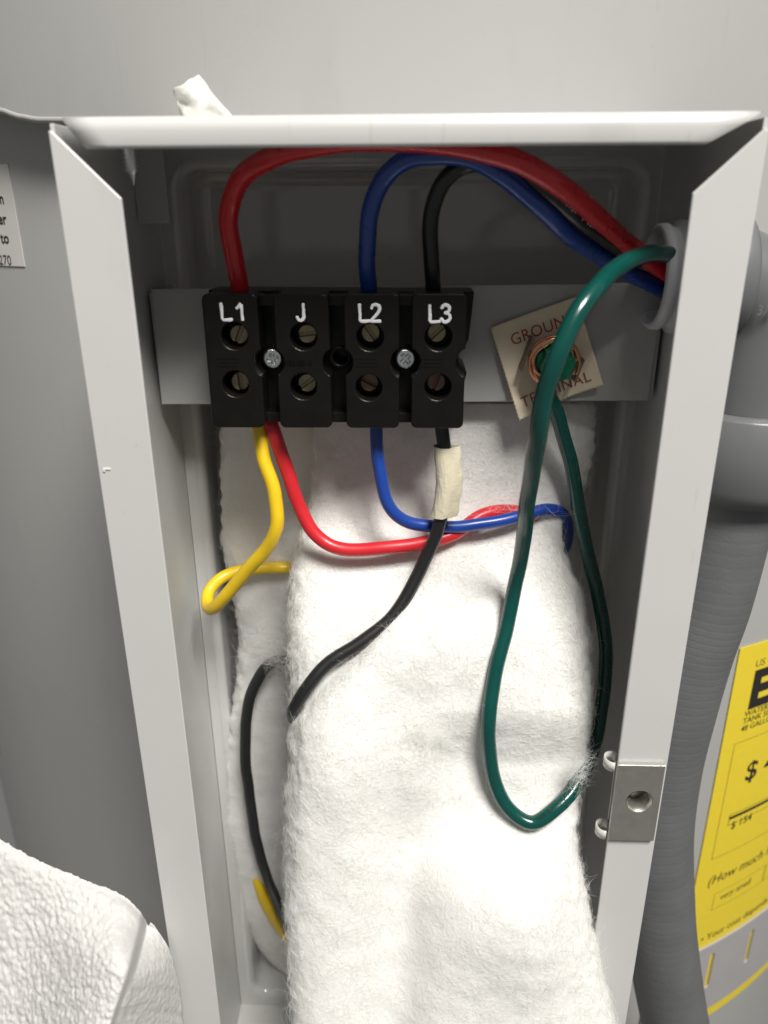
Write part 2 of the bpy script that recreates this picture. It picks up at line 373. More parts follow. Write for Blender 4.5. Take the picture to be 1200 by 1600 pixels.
STK = {   # strokes in a 0..1 box
 'L': [[(0, 1), (0.02, 0.5), (0.03, 0), (0.4, 0), (0.62, 0.02)]],
 '1': [[(0.02, 0.70), (0.2, 0.82), (0.34, 1), (0.35, 0.5), (0.36, 0)]],
 'J': [[(0.42, 1), (0.43, 0.6), (0.43, 0.22), (0.30, 0.02), (0.12, 0.04), (0.02, 0.22)]],
 '2': [[(0.02, 0.76), (0.10, 0.95), (0.28, 1.0), (0.48, 0.92), (0.52, 0.72), (0.38, 0.45), (0.12, 0.18), (0.0, 0.0), (0.25, 0.0), (0.55, 0.0)]],
 '3': [[(0.02, 0.82), (0.14, 0.98), (0.32, 1.0), (0.50, 0.86), (0.44, 0.62), (0.22, 0.54), (0.46, 0.46), (0.56, 0.24), (0.42, 0.04), (0.20, 0.0), (0.0, 0.2)]],
}
def glyph(ch, x, z, h):
    out = []
    for st in STK[ch]:
        pts = [Vector((x + q[0]*h, 0, z + q[1]*h)) for q in st]
        if ch in '23J': pts = spline(pts, 5)
        else:
            pts = [pts[0].lerp(pts[0], 0)] + [v for a, b in zip(pts[:-1], pts[1:]) for v in (a.lerp(b, 0.15), a.lerp(b, 0.85))] + [pts[-1]]
        pts = [p + Vector((random.uniform(-1, 1), 0, random.uniform(-1, 1)))*0.00004 for p in pts]
        out.append(tube(pts, lambda s: 0.00043 + 0.00005*math.sin(9*s+x*9000), 10, True, lambda v: Vector((v.x, YF - 0.00001 + v.y*0.18, v.z))))
    return out
H = bxz(480, 475)[1] - bxz(480, 501)[1]
letter_px = {'L1': [(347, 500), (370, 500)], 'J': [(464, 501)], 'L2': [(562, 502), (580, 502)], 'L3': [(671, 503), (689, 503)]}
well = [[(366, 525), (368, 600)], [(474, 526), (474, 604)], [(578, 527), (576, 606)], [(685, 527), (684, 605)]]
for i, (x0, x1) in enumerate(mods):
    holes = [circ(*bxz(*q), 0.0036) for q in well[i]]
    pole = link('pole', shape2d(module_outline(x0, x1, gaps[i-1] if i else None, gaps[i] if i < 3 else gaps[3]), holes, YF, YG+0.0004, 0.00045, 3), BLOCK, tb)
    for q in well[i]:
        x, z = bxz(*q)
        rim = lathe([(0.0, 0.0036), (-0.0004, 0.0040), (-0.0006, 0.0042)], (x, YF, z), (0, 1, 0), 24)
        o_s = [(0.0004, -0.0002), (0.0005, 0.0001), (0.0, 0.0006), (-0.0003, 0.0006)][i]
        sxx, szz = x + o_s[0], z + o_s[1]; ang = [1.15, 0.1, -0.95, 0.75][i] + (0.5 if q[1] > 560 else 0)
        # slotted clamp screw: two half discs with a slot between
        parts = []
        for s in (-1, 1):
            ol = [(sxx + 0.0025*math.cos(a+ang), szz + 0.0025*math.sin(a+ang)) for a in [math.radians(s*90 - 78 + 156*k/10) for k in range(11)]]
            parts.append(shape2d(ol, [], YF+0.0042, YF+0.0062, 0.0002))
        parts.append(shape2d(circ(sxx, szz, 0.0024, 18), [], YF+0.0054, YF+0.0086))
        link('clamp_screw', join(*parts), BRASS if (i < 2 or q[1] < 560) else BRASS2, tb)
    g = []
    for ch, q in zip(names[i], letter_px[names[i]]):
        xx, zz = bxz(*q); g += glyph(ch, xx, zz, H)
    gl = link('printed_letters', join(*g), WHITEINK, pole)
    gl['label'] = 'white printed marking ' + names[i]
    # faint moulded lines between the wells
    xm = (x0+x1)/2; 
    if i == 1:
        tmx = text_mesh('SERIES-B', 0.0021, lambda x, y, z, xm=xm: Vector((xm - 0.0052 + x, YF - 0.00012 - z, zm - 0.0006 + y)), 0.00012)
        link('moulded_text', tmx, BLOCK, pole)
    else:
        link('moulded_rib', join(*[box(xm-0.0046+dx, xm+0.0012+dx*0.5, YF-0.00015, YF+0.0002, zm + dzz, zm + dzz + 0.00018) for dx, dzz in ((0, 0.0010), (0.0006, 0.0), (0, -0.0010))]), BLOCK, pole)
# ledges low and high in the gaps
for i in range(3):
    link('barrier_ledge', box(mods[i][1]-0.0003, mods[i+1][0]+0.0003, YF+0.003, YG+0.0003, zt-0.0034, zt-0.0006, 0.0002), BLOCK, tb)
    link('barrier_ledge', box(mods[i][1]-0.0003, mods[i+1][0]+0.0003, YF+0.004, YG+0.0003, zb+0.0006, zb+0.0034, 0.0002), BLOCK, tb)
link('boss_ring', lathe([(0.001, 0.0032), (-0.001, 0.0032), (-0.0012, 0.0029), (-0.0012, 0.0020), (0.004, 0.0019)], (gaps[1], YG, zm), (0, 1, 0), 24), BLOCK, tb)
for gi in (0, 2):
    c = Vector((gaps[gi], YG, zm))
    link('boss_ring', lathe([(0.001, 0.0036), (-0.0002, 0.0036), (-0.0004, 0.0032), (0.0002, 0.0028)], c, (0, 1, 0), 24), BLOCK, tb)
    ms = empty('mounting_screw', (c.x, 0.0468, c.z), 'bright zinc cross head screw between the %s poles of the terminal block' % ('L1 and J' if gi == 0 else 'L2 and L3'), 'screw', 'terminal block screws')
    # pan head with real cross recess
    a0 = 0.2 if gi == 0 else 0.75; ol = []
    cross = []
    for k in range(4):
        for (r_, da) in ((0.0005, -0.785), (0.0014, -0.2), (0.0014, 0.2)):
            a = a0 + k*math.pi/2 + da; cross.append((c.x + r_*math.cos(a), c.z + r_*math.sin(a)))
    hd = shape2d(circ(c.x, c.z, 0.0027, 24), [cross], YG-0.0032, YG-0.0012, 0.0005, 3)
    link('head', join(hd, shape2d(circ(c.x, c.z, 0.0026, 20), [], YG-0.0018, YG-0.0002)), ZINC, ms)
    link('shank', lathe([(-0.0003, 0.0016), (0.016, 0.0016), (0.018, 0.0002)], c, (0, 1, 0), 12), ZINC, ms)

# ------------------------------------------------------------------ wires
def wire(name, pts, r, mat, label, sub=12, group=None, wob=0.00012):
    path = spline([P(*p) for p in pts], sub)
    path = [p + Vector((noise.noise(p*90), noise.noise(p*90+Vector((5, 0, 0))), noise.noise(p*90+Vector((0, 7, 0)))))*wob*4 for p in path]
    root = empty(name, tuple(path[0]), label, 'wire', group)
    link('insulation', tube(path, r, 20), mat, root)
    return root, path
def marks(root, path, i0, i1, r, mat, side=(0, 0, 0), seed=1):
    rd = random.Random(seed); ms = []
    i = i0
    while i < i1:
        p, t = path[i], (path[i+1]-path[i-1]).normalized(); v = ((CAM - p).normalized() + Vector(side)); v = (v - t*v.dot(t)).normalized(); b_ = t.cross(v)
        c_ = p + v*(r + 0.00002); L1_, W1_ = rd.uniform(0.00012, 0.0003), rd.uniform(0.0003, 0.0006)
        vs = [c_ + t*(a_*L1_) + b_*(q_*W1_) + v*h_ for h_ in (-0.0001, 0.00004) for a_, q_ in ((-1, -1), (1, -1), (1, 1), (-1, 1))]
        ms.append(mesh(vs, [(3, 2, 1, 0), (4, 5, 6, 7), (0, 1, 5, 4), (1, 2, 6, 5), (2, 3, 7, 6), (3, 0, 4, 7)])); i += rd.choice((1, 1, 2, 1, 3))
    o = link('printed_marks', join(*ms), mat, root); o['kind'] = 'stuff'
G1 = 'supply wires above the terminal block'; G2 = 'heater wires below the terminal block'
wire('red_wire', [(379, 475, .0365), (375, 455, .0365), (366, 400, .034), (357, 335, .030), (376, 283, .024), (425, 246, .016), (510, 224, .010), (620, 217, .008), (710, 227, .009), (790, 245, .011), (862, 280, .015), (930, 335, .024), (985, 385, .033), (1050, 428, .039), (1100, 448, .041), (1150, 455, .042)], .0025, RED,
     'thick red wire arching from terminal L1 over to the conduit bushing', group=G1)
wire('blue_wire', [(579, 475, .0365), (577, 455, .0365), (573, 400, .033), (580, 325, .028), (606, 272, .024), (655, 243, .020), (730, 246, .018), (790, 279, .019), (845, 324, .023), (898, 373, .029), (955, 412, .036), (1020, 444, .041), (1090, 468, .045), (1150, 472, .046)], .0023, BLUE,
     'blue wire arching from terminal L2 down to the conduit bushing', group=G1)
kw, kp = wire('black_wire', [(680, 475, .0365), (677, 455, .0365), (672, 395, .033), (674, 330, .029), (694, 282, .026), (735, 256, .024), (790, 263, .0225), (850, 293, .0215), (900, 336, .0245), (945, 372, .030), (990, 400, .036), (1050, 418, .041), (1100, 428, .043), (1150, 430, .044)], .0021, BLACK,
     'black wire arching from terminal L3 behind the red and blue wires', group=G1)
gr, gp = wire('green_ground_wire', [(1150, 420, .034), (1100, 410, .0345), (1052, 398, .032), (1010, 398, .022), (962, 420, .008), (917, 468, -.003), (882, 530, -.007), (858, 592, -.007), (840, 680, -.003), (825, 780, .009), (811, 880, .021), (796, 960, .021), (777, 1040, .0150), (765, 1120, .0095), (768, 1195, .0085), (788, 1255, .0065), (830, 1286, .0040), (872, 1262, .0055), (908, 1212, .013), (934, 1140, .027), (946, 1050, .036), (942, 970, .040), (922, 880, .043), (905, 800, .044), (888, 710, .0435), (868, 640, .041), (852, 607, .040)], .00220, GREEN,
     'glossy green ground wire looping down over the batting and back to the ground screw')
marks(kw, kp, 84, 128, .0021, WHITEINK, (0, 0, 0.35), 3)
marks(gr, gp, 196, 220, .0022, BLACK2, (0, 0, .5), 4); marks(gr, gp, 236, 290, .0022, BLACK2, (.4, 0, 0), 5)
wire('yellow_wire', [(402, 655, .0365), (404, 672, .0360), (413, 720, .034), (430, 775, .032), (431, 825, .031), (408, 866, .033), (370, 910, .036), (340, 946, .040), (325, 948, .046), (326, 925, .052), (346, 903, .056), (378, 891, .060), (420, 887, .0620), (455, 887, .0630), (520, 890, .070)], .0021, YELLOW,
     'yellow wire from terminal L1 bending back on itself in a small loop', group=G2)
wire('lower_red_wire', [(420, 655, .0365), (426, 672, .0355), (446, 730, .036), (468, 790, .036), (495, 838, .035), (535, 859, .034), (600, 856, .034), (660, 848, .035), (712, 832, .038), (752, 806, .043), (790, 798, .046), (832, 808, .0480), (856, 826, .0540), (862, 850, .066)], .0021, RED2,
     'red wire from terminal L1 curving right along the batting', group=G2)
wire('lower_blue_wire', [(588, 655, .0365), (589, 672, .0360), (592, 730, .034), (606, 785, .033), (640, 817, .034), (700, 823, .036), (760, 818, .039), (815, 806, .042), (855, 796, .046), (880, 806, .050), (888, 830, .054), (882, 860, .060)], .0019, BLUE2,
     'blue wire from terminal L2 hooking right across the batting', group=G2)
bw, bpth = wire('lower_black_wire', [(690, 655, .0365), (690, 672, .0360), (697, 740, .033), (692, 800, .031), (675, 850, .0300), (650, 905, .0278), (615, 962, .0238), (565, 1003, .0197), (515, 1035, .0167), (478, 1075, .0133), (460, 1108, .0140), (458, 1122, .020), (470, 1130, .028)], .0020, BLACK2,
     'black wire with masking tape crossing the batting from terminal L3', group=G2)
wire('hidden_black_wire', [(500, 1010, .068), (450, 1028, .066), (415, 1042, .061), (392, 1085, .059), (384, 1150, .058), (388, 1230, .058), (400, 1310, .060), (420, 1380, .062), (448, 1442, .065), (480, 1490, .066)], .0021, BLACK2,
     'black wire curving down behind the left edge of the white batting', group=G2)
wire('hidden_yellow_wire', [(392, 1300, .077), (398, 1345, .0720), (408, 1385, .0690), (425, 1425, .0685), (450, 1462, .0700), (500, 1510, .070)], .0028, YELLOW,
     'short stretch of yellow wire half buried in batting at the lower left', group=G2)
# masking tape wrapped on the black wire, its ends stuck together in a flag
i0 = min(range(len(bpth)), key=lambda i: (bpth[i]-P(694, 700, .034)).length); i1 = min(range(len(bpth)), key=lambda i: (bpth[i]-P(689, 806, .031)).length)
V = []; Fc = []; rows = bpth[i0:i1+1]; na = 22
for j, c in enumerate(rows):
    for k in range(na):
        a = 2*math.pi*k/na
        rr = 0.0031 + 0.00018*noise.noise(Vector((j*0.35, k*0.7, 0)))
        ex = math.cos(a); fx = (0.0016 + 0.0006*noise.noise(Vector((j*0.3, 3, 1))))*max(0, ex)**3
        V.append(c + Vector((ex*rr + fx, math.sin(a)*rr*(1 - 0.55*max(0, ex)**2), (0.0004*noise.noise(Vector((k*0.8, j, 2))) if j in (0, len(rows)-1) else 0))))
for j in range(len(rows)-1):
    for k in range(na): a = j*na+k; b = j*na+(k+1) % na; Fc.append((a, b, b+na, a+na))
tp = link('masking_tape', recalc(mesh(V, Fc, False)), MASK, bw); tp['label'] = 'cream masking tape wrapped round the black wire'
md = tp.modifiers.new('thick', 'SOLIDIFY'); md.thickness = 0.00025
# bare copper wrapped round the ground screw
gc = P(862, 560, 0.0435)
cs = []
for j in range(7):
    pts = []; rr = 0.0057 + 0.0006*(j % 3); yo = 0.0372 + 0.0011*(j//3) + 0.0002*j
    st = gp[-1] + Vector((random.uniform(-.0012, .0012), random.uniform(-.0008, .0008), 0.0008))
    pts.append(st); pts.append(st.lerp(Vector((gc.x - 0.0035, yo, gc.z - 0.0045)), 0.75))
    for k in range(9):
        a = math.radians(228 - 32*k); 
        if k > 6 + j % 3: break
        pts.append(Vector((gc.x + rr*math.cos(a), yo + 0.0002*math.sin(k+j), gc.z + rr*math.sin(a))) + Vector((random.uniform(-1, 1), 0, random.uniform(-1, 1)))*0.00035)
    cs.append(tube(spline(pts, 5), 0.00050, 7))
link('copper_strands', join(*cs), COPPER, gr)

# ------------------------------------------------------------------ ground label and screw
YL = 0.0458
lab_c = [P(766, 511, YL), P(899, 463, YL), P(941, 600, YL), P(809, 651, YL)]
def lab(u, v, off=0.0):      # u 0..1 left-right, v 0..1 bottom-top
    a = lab_c[3].lerp(lab_c[2], u); b = lab_c[0].lerp(lab_c[1], u); p = a.lerp(b, v)
    p.y = YL - 0.0003 - off - 0.0035*max(0, 0.35-v)*max(0, 0.6-u)*4 - 0.0012*abs(u-0.5)**2*4 + 0.0003*noise.noise(Vector((u*5, v*5, 0)))
    return p
nu = 46; V = []; Fc = []; rows = []
for i in range(nu+1):
    for j in range(nu+1):
        u, v = i/nu, j/nu
        zig = 0.006
        if i in (0, nu): u += (zig if j % 2 else -zig) * (1 if i == 0 else 0.5)
        if j in (0, nu): v += (zig if i % 2 else -zig) * (1 if j == 0 else 0.3)
        V.append(lab(u, v))
for i in range(nu):
    for j in range(nu): a = i*(nu+1)+j; Fc.append((a, a+nu+1, a+nu+2, a+1))
gl = empty('ground_label', tuple(lab(.5, .5)), 'square cream paper label reading GROUND TERMINAL behind the green wire', 'label')
lp = link('paper', mesh(V, Fc, True), PAPERL, gl); md = lp.modifiers.new('t', 'SOLIDIFY'); md.thickness = 0.0002; md.offset = -1
ex = (lab_c[1]-lab_c[0]).length
def lmap(u0, v0):
    return lambda x, y, z: lab(u0 + x/ex, v0 + y/ex, 0.00022)
link('printed_text', text_mesh('GROUND', 0.0044, lmap(0.17, 0.745), space=1.02), REDINK, gl)
link('printed_text', text_mesh('TERMINAL', 0.0041, lmap(0.075, 0.095), space=1.10), REDINK, gl)
gs = empty('ground_screw', (gc.x, 0.0468, gc.z), 'green hex head ground screw holding bare copper on the cream label', 'screw')
hexa = [(gc.x + 0.0050*math.cos(math.radians(60*k+12)), gc.z + 0.0050*math.sin(math.radians(60*k+12))) for k in range(6)]
link('hex_head', join(shape2d(hexa, [], 0.0320, 0.0378, 0.0006, 3), lathe([(-0.0004, 0.0001), (-0.0004, 0.0036), (0.0004, 0.0041)], (gc.x, 0.0320, gc.z), (0, 1, 0), 20)), HEXG, gs)
link('washer_face', lathe([(0, 0.002), (0, 0.0051), (0.0009, 0.0052), (0.001, 0.002)], (gc.x, 0.0378, gc.z), (0, 1, 0), 28), HEXG, gs)
link('shank', lathe([(0, 0.0022), (0.016, 0.0022), (0.017, 0.0005)], (gc.x, 0.0392, gc.z), (0, 1, 0), 14), ZINC, gs)
# saddle: square cup whose two ears stand up beside the copper
sd = []
for s, ln in ((-1, 0.0050), (1, 0.0034)):
    m_ = box(-0.00035, 0.00035, 0.0400, 0.0452, -ln, ln, 0.0002)
    for v in m_.vertices:
        x, z = v.co.x + s*0.0079, v.co.z; a = math.radians(-17); v.co = Vector((gc.x + x*math.cos(a) - z*math.sin(a), v.co.y, gc.z + x*math.sin(a) + z*math.cos(a) - 0.0006))
    sd.append(m_)
m_ = shape2d([(-0.0072, -0.0052), (0.0072, -0.0052), (0.0072, 0.0052), (-0.0072, 0.0052)], [], 0.0442, 0.0450)
for v in m_.vertices:
    x, z = v.co.x, v.co.z; a = math.radians(-17); v.co = Vector((gc.x + x*math.cos(a) - z*math.sin(a), v.co.y, gc.z + x*math.sin(a) + z*math.cos(a) - 0.0006))
link('saddle_washer', join(*sd), SADDLE, gs)

# ------------------------------------------------------------------ white batting
def interp(tab, y):
    if y <= tab[0][0]: return tab[0][1]
    for (a, va), (b, vb) in zip(tab[:-1], tab[1:]):
        if y <= b:
            t = (y-a)/(b-a); return va + (vb-va)*t
    return tab[-1][1]
def smooth_tab(tab):
    pts = spline([Vector((a, b, 0)) for a, b in tab], 8); return [(p.x, p.y) for p in pts]
def sstep(a, b, x):
    t = max(0, min(1, (x-a)/(b-a))); return t*t*(3-2*t)
def batting(name, left, right, depth, half, y0, y1, bulge, label, nt, na, bump_amp):
    L_, R_, D_, Hh = (smooth_tab([(b, a) for a, b in left]), smooth_tab([(b, a) for a, b in right]), smooth_tab(depth), smooth_tab(half))
    V = []; Fc = []
    for j in range(nt+1):
        py = y0 + (y1-y0)*j/nt; xl, xr, Yc, h = interp(L_, py), interp(R_, py), interp(D_, py), interp(Hh, py)
        # front half evenly spread in x, back half coarser
        for k in range(na):
            t = k/na
            if t < 0.75: s = t/0.75; c = 1 - 2*s; front = True
            else: s = (t-0.75)/0.25; c = -1 + 2*s; front = False
            prof_ = (1 - min(1, abs(c))**14)**0.5 if abs(c) < 1 else 0
            px = (xl+xr)/2 - c*(xr-xl)/2
            Y = Yc + (h - h*prof_ if front else h + h*prof_*0.8)
            if front: Y += bulge(px, py)*min(1, prof_)
            p = P(px, py, Y)
            q = p*1000
            nn = noise.noise(q*0.06)*0.7 + noise.noise(q*0.16)*0.25 + noise.noise(q*0.7)*0.06 + noise.noise(q*1.7)*0.05 + (0.5 - abs(noise.noise(q*2.2 + Vector((3, 0, 0)))))*0.05 + noise.noise(q*4.0)*0.04
            e = 0.0004*noise.noise(q*0.3 + Vector((9, 0, 0))) + 0.0001*noise.noise(q*1.6 + Vector((9, 0, 0)))
            p.y -= bump_amp*nn*(1 if front else 0.3); p.x += e*3*(abs(c)**6)
            V.append(p)
    for j in range(nt):
        for k in range(na):
            a = j*na+k; b = j*na+(k+1) % na; Fc.append((a, b, b+na, a+na))
    Fc.append(tuple(range(na))); Fc.append(tuple(nt*na + k for k in reversed(range(na))))
    me = recalc(mesh(V, Fc, True))
    c = sum((v.co for v in me.vertices), Vector())/len(me.vertices)
    root = empty(name, tuple(c), label, 'insulation')
    body = link('batting', me, BATT, root)
    return root, me
def fibres(root, me, n, length, rad, lift=0.35, edge_bias=True, npt=7, dens=0.5, name='loose_fibres', extra=None):
    nv = len(me.vertices); co = np.empty(nv*3); me.vertices.foreach_get('co', co); co = co.reshape(-1, 3)
    no = np.empty(nv*3); me.vertices.foreach_get('normal', no); no = no.reshape(-1, 3)
    pol = np.array([p.vertices[:4] for p in me.polygons if len(p.vertices) == 4])
    a, b, c, d = (co[pol[:, i]] for i in range(4))
    ar = np.linalg.norm(np.cross(b-a, c-a), axis=1)/2 + np.linalg.norm(np.cross(c-a, d-a), axis=1)/2
    cen = (a+b+c+d)/4; fn = no[pol].mean(1); fn /= np.linalg.norm(fn, axis=1)[:, None] + 1e-9
    view = np.array(CAM) - cen; view /= np.linalg.norm(view, axis=1)[:, None]
    facing = (fn*view).sum(1); wgt = ar*(facing > -0.35)
    if dens:
        cl = np.array([noise.noise(Vector(q*160)) + 0.7*noise.noise(Vector(q*420)) for q in cen]); wgt = wgt*np.clip(1 + dens*2*cl, 0.15, 4)
    idx = rng.choice(len(pol), n, p=wgt/wgt.sum())
    u = rng.random((n, 1)); v = rng.random((n, 1))
    p = (a[idx]*(1-u) + b[idx]*u)*(1-v) + (d[idx]*(1-u) + c[idx]*u)*v; nn = fn[idx]
    Pn = grow(p, nn, length, lift, npt)
    if extra:
        for (c0, n0, spread, cnt, ln) in extra:
            q = np.array(c0) + rng.normal(size=(cnt, 3))*np.array(spread); nn2 = np.tile(np.array(n0, float), (cnt, 1))
            Pn = np.concatenate([Pn, grow(q, nn2, ln, 0.25, npt)])
    hc = bpy.data.hair_curves.new(name); m = Pn.shape[0]; hc.add_curves([npt]*m)
    hc.attributes['position'].data.foreach_set('vector', Pn.astype(np.float32).ravel())
    ra = hc.attributes.get('radius') or hc.attributes.new('radius', 'FLOAT', 'POINT')
    rv = np.repeat(rad*rng.uniform(0.6, 1.3, (m, 1)), npt, 1)*np.linspace(1, 0.6, npt)[None]
    ra.data.foreach_set('value', rv.astype(np.float32).ravel())
    o = link(name, hc, FIBRE, root); o['kind'] = 'stuff'
    return o
def grow(p, nn, length, lift, npt):
    n = p.shape[0]
    r = rng.normal(size=(n, 3)); tdir = r - nn*(r*nn).sum(1)[:, None]; tdir /= np.linalg.norm(tdir, axis=1)[:, None]+1e-9
    bt = np.cross(nn, tdir)
    lf = np.abs(rng.normal(size=(n, 1)))*lift
    d = tdir + nn*lf; d /= np.linalg.norm(d, axis=1)[:, None]
    ln = length*rng.lognormal(0, 0.45, (n, 1)); step = ln/(npt-1); curl = rng.normal(size=(n, 1))*0.38; fall = rng.uniform(0.0, 0.28, (n, 1))
    pts = [p - nn*0.00015]
    for k in range(npt-1):
        pts.append(pts[-1] + d*step)
        d = d + bt*curl - nn*fall*lf*1.2; d /= np.linalg.norm(d, axis=1)[:, None]
        bt = np.cross(nn, d)
    return np.stack(pts, 1)

def b_front(px, py):
    y = 0.0
    # hollow right of the vertical fold, below the horizontal crease
    y += 0.0066*sstep(630, 730, px + (py-1150)*0.10)*sstep(1105, 1200, py)*(1 - sstep(1230, 1420, py))
    y += 0.0052*math.exp(-((px-(640-(py-1200)*0.06))/52)**2)*sstep(1180, 1330, py)
    y -= 0.0045*math.exp(-((px-800)/95)**2 - ((py-1470)/90)**2)
    y -= 0.0035*math.exp(-((px-540)/70)**2 - ((py-1230)/170)**2)
    # shoulder where the sheet folds forward under the red wire
    y -= 0.0050*math.exp(-((px-720)/150)**2 - ((py-985)/90)**2)
    # the flap swells forward below the black wire
    wl = 1115 - (px-455)*1.0 if px < 560 else 1010 - (px-560)*1.35
    y -= 0.0028*sstep(0, 45, py - wl)*(1 - sstep(120, 300, py-wl))*sstep(440, 470, px)*(1-sstep(660, 760, px))
    y += 0.0016*math.exp(-((py-wl)/16)**2)*(1-sstep(640, 700, px))
    y += 0.0020*sstep(860, 900, px)*sstep(1300, 1400, py)
    return y
fr, frm = batting('front_batting',
    [(492, 630), (490, 690), (488, 760), (472, 830), (457, 890), (453, 960), (455, 1100), (452, 1200), (447, 1300), (447, 1400), (452, 1500), (459, 1600), (466, 1700)],
    [(930, 630), (928, 690), (918, 750), (893, 800), (876, 838), (892, 885), (912, 940), (922, 1010), (926, 1080), (920, 1150), (908, 1230), (901, 1300), (906, 1350), (920, 1420), (933, 1485), (950, 1560), (966, 1620), (985, 1700)],
    [(630, .0540), (700, .0525), (770, .0495), (820, .0458), (860, .0408), (920, .0335), (1000, .0235), (1100, .0140), (1200, .0065), (1300, .0000), (1400, -.0065), (1500, -.0125), (1600, -.0185), (1700, -.0250)],
    [(630, .004), (780, .005), (860, .0075), (1000, .009), (1700, .009)], 630, 1700, b_front,
    'large fluffy white batting flap hanging forward out of the box', 330, 380, 0.0011)
bk, bkm = batting('rear_batting',
    [(345, 630), (345, 760), (347, 840), (356, 900), (368, 960), (373, 1010), (366, 1080), (352, 1170), (344, 1250), (350, 1330), (364, 1400), (393, 1465), (432, 1512), (475, 1540), (530, 1555)],
    [(680, 630), (680, 800), (690, 1000), (690, 1300), (680, 1400), (660, 1465), (640, 1512), (600, 1540), (560, 1555)],
    [(630, .0600), (800, .0620), (1000, .0650), (1300, .0670), (1450, .0690), (1555, .0740)],
    [(630, .006), (1000, .006), (1480, .006), (1555, .003)], 630, 1555, lambda x, y: 0.0,
    'shaded white batting filling the back of the box at left', 180, 200, 0.0010)
tr = lambda px, py, Y: tuple(P(px, py, Y))
fibres(fr, frm, 120000, 0.0028, 0.000023, 0.22, extra=[
    (tr(648, 1150, .0085), (0, -1, .3), (.0035, .0010, .0025), 500, .004),
    (tr(690, 1158, .0100), (0, -1, .3), (.0020, .0008, .0015), 120, .004),
    (tr(905, 1205, .0065), (0.3, -1, 0), (.0012, .0014, .0030), 260, .0035),
    (tr(800, 795, .043), (0, -1, .3), (.0070, .0012, .0020), 130, .004),
    (tr(860, 832, .044), (0, -1, .3), (.0020, .0012, .0018), 60, .004),
    (tr(545, 1031, .0165), (-.3, -1, .4), (.0085, .0006, .0006), 80, .0025),
    (tr(490, 1088, .0125), (-.3, -1, .4), (.0026, .0006, .0030), 40, .0025)])
# long stray loops standing off the flap's right edge
edge = []
for k in range(45):
    py = random.uniform(860, 1590); xr = interp(smooth_tab([(860, 884), (940, 912), (1080, 926), (1230, 908), (1300, 901), (1420, 920), (1560, 950), (1620, 966)]), py)
    edge.append((tr(xr-4, py, interp([(860, .045), (1100, .020), (1300, .006), (1600, -.010)], py)), (1, -.6, .1), (.0006, .0015, .0010), 4, .0042))
for k in range(40):
    py = random.uniform(900, 1590); edge.append((tr(457, py, interp([(860, .045), (1100, .020), (1300, .006), (1600, -.010)], py)), (-1, -.5, .1), (.0003, .0015, .0010), 2, .0022))
fibres(fr, frm, 2200, 0.0034, 0.000022, 0.28, name='long_fibres', npt=10, extra=edge)
fibres(bk, bkm, 26000, 0.0030, 0.000024, 0.32, extra=[
    (tr(432, 1022, .0600), (0, -1, 0), (.0030, .0012, .0035), 420, .006), (tr(430, 885, .0625), (0, -1, 0), (.0050, .0010, .0015), 160, .005)])

# ------------------------------------------------------------------ spring clip on the right flange
q = [P(962, 1196, 0), P(1037, 1186, 0), P(1021, 1305, 0), P(949, 1311, 0)]
clip = empty('spring_clip', tuple(HX), 'bare steel clip nut with a round hole on the right flange', 'clip')
x0, x1, z0, z1 = WI-0.0004, 0.0752, (q[2].z+q[3].z)/2, (q[0].z+q[1].z)/2
ch = 0.0038
pl = shape2d([(x0, z0), (x1, z0), (x1, z1), (x0, z1)], [circ(HX.x, HX.z, ch)], -0.0014, -0.0004, 0.00015)
link('plate', pl, CLIPM, clip)
link('hole_collar', lathe([(-0.0006, ch-0.0001), (0.0, ch-0.0005), (0.004, ch-0.0007), (0.0042, ch-0.0001), (0.0, ch+0.0001)], (HX.x, -0.0008, HX.z), (0, 1, 0), 28), CLIPM, clip)
link('back_plate', box(x0+0.001, x1-0.002, 0.0040, 0.0048, z0+0.001, z1-0.001, 0.0002), CLIPM, clip)
for zc in (z1-0.0012, z0+0.0014):
    V = []; Fc = []; nn_ = 14
    for k in range(nn_+1):
        a = math.radians(90 + 225*k/nn_); r = 0.0026; 
        for (zz) in (zc-0.0015, zc+0.0015): V.append((x0 - 0.0006 + r*math.cos(a)*0.9, -0.0009 + r + -r*math.sin(a), zz))
    for k in range(nn_): Fc.append((2*k, 2*k+1, 2*k+3, 2*k+2))
    cu = link('curled_tab', mesh(V, Fc, True), TABM, clip); md = cu.modifiers.new('t', 'SOLIDIFY'); md.thickness = 0.00045; md.offset = 0
link('thread_barrel', lathe([(0, 0.0022), (0.004, 0.0020), (0.0041, 0.0014), (0.0002, 0.0014)], (HX.x, 0.0049, HX.z), (0, 1, 0), 16), CLIPM, clip)

# ------------------------------------------------------------------ conduit on the right
cdz = HC[1]; cdy = HC[0]
con = empty('flexible_conduit', (W, cdy, cdz), 'dark grey flexible conduit with pale elbow fitting beside the box', 'conduit')
link('bushing', lathe([(0.0, 0.0110), (-0.0062, 0.0113), (-0.0075, 0.0124), (-0.0068, 0.0138), (-0.0048, 0.0140), (-0.0042, 0.0131), (-0.0022, 0.0131), (-0.0014, 0.0150), (-0.0001, 0.0150)], (W-0.0012, cdy, cdz), (1, 0, 0), 44), LPVC, con)
link('hub', lathe([(0.0, 0.0110), (0.0, 0.0172), (0.0125, 0.0172), (0.0136, 0.0165), (0.0138, 0.0130)], (W+0.0002, cdy, cdz), (1, 0, 0), 44), GPVC, con)
EX = 0.1000; rb = 0.0155
el = [Vector((W+0.002, cdy, cdz))] + [Vector((EX - rb + rb*math.sin(a), cdy, cdz - rb*(1-math.cos(a)))) for a in [math.radians(9*k) for k in range(11)]] + [Vector((EX, cdy, -0.062))]
link('elbow', tube(el, 0.0138, 36, False), GPVC, con)
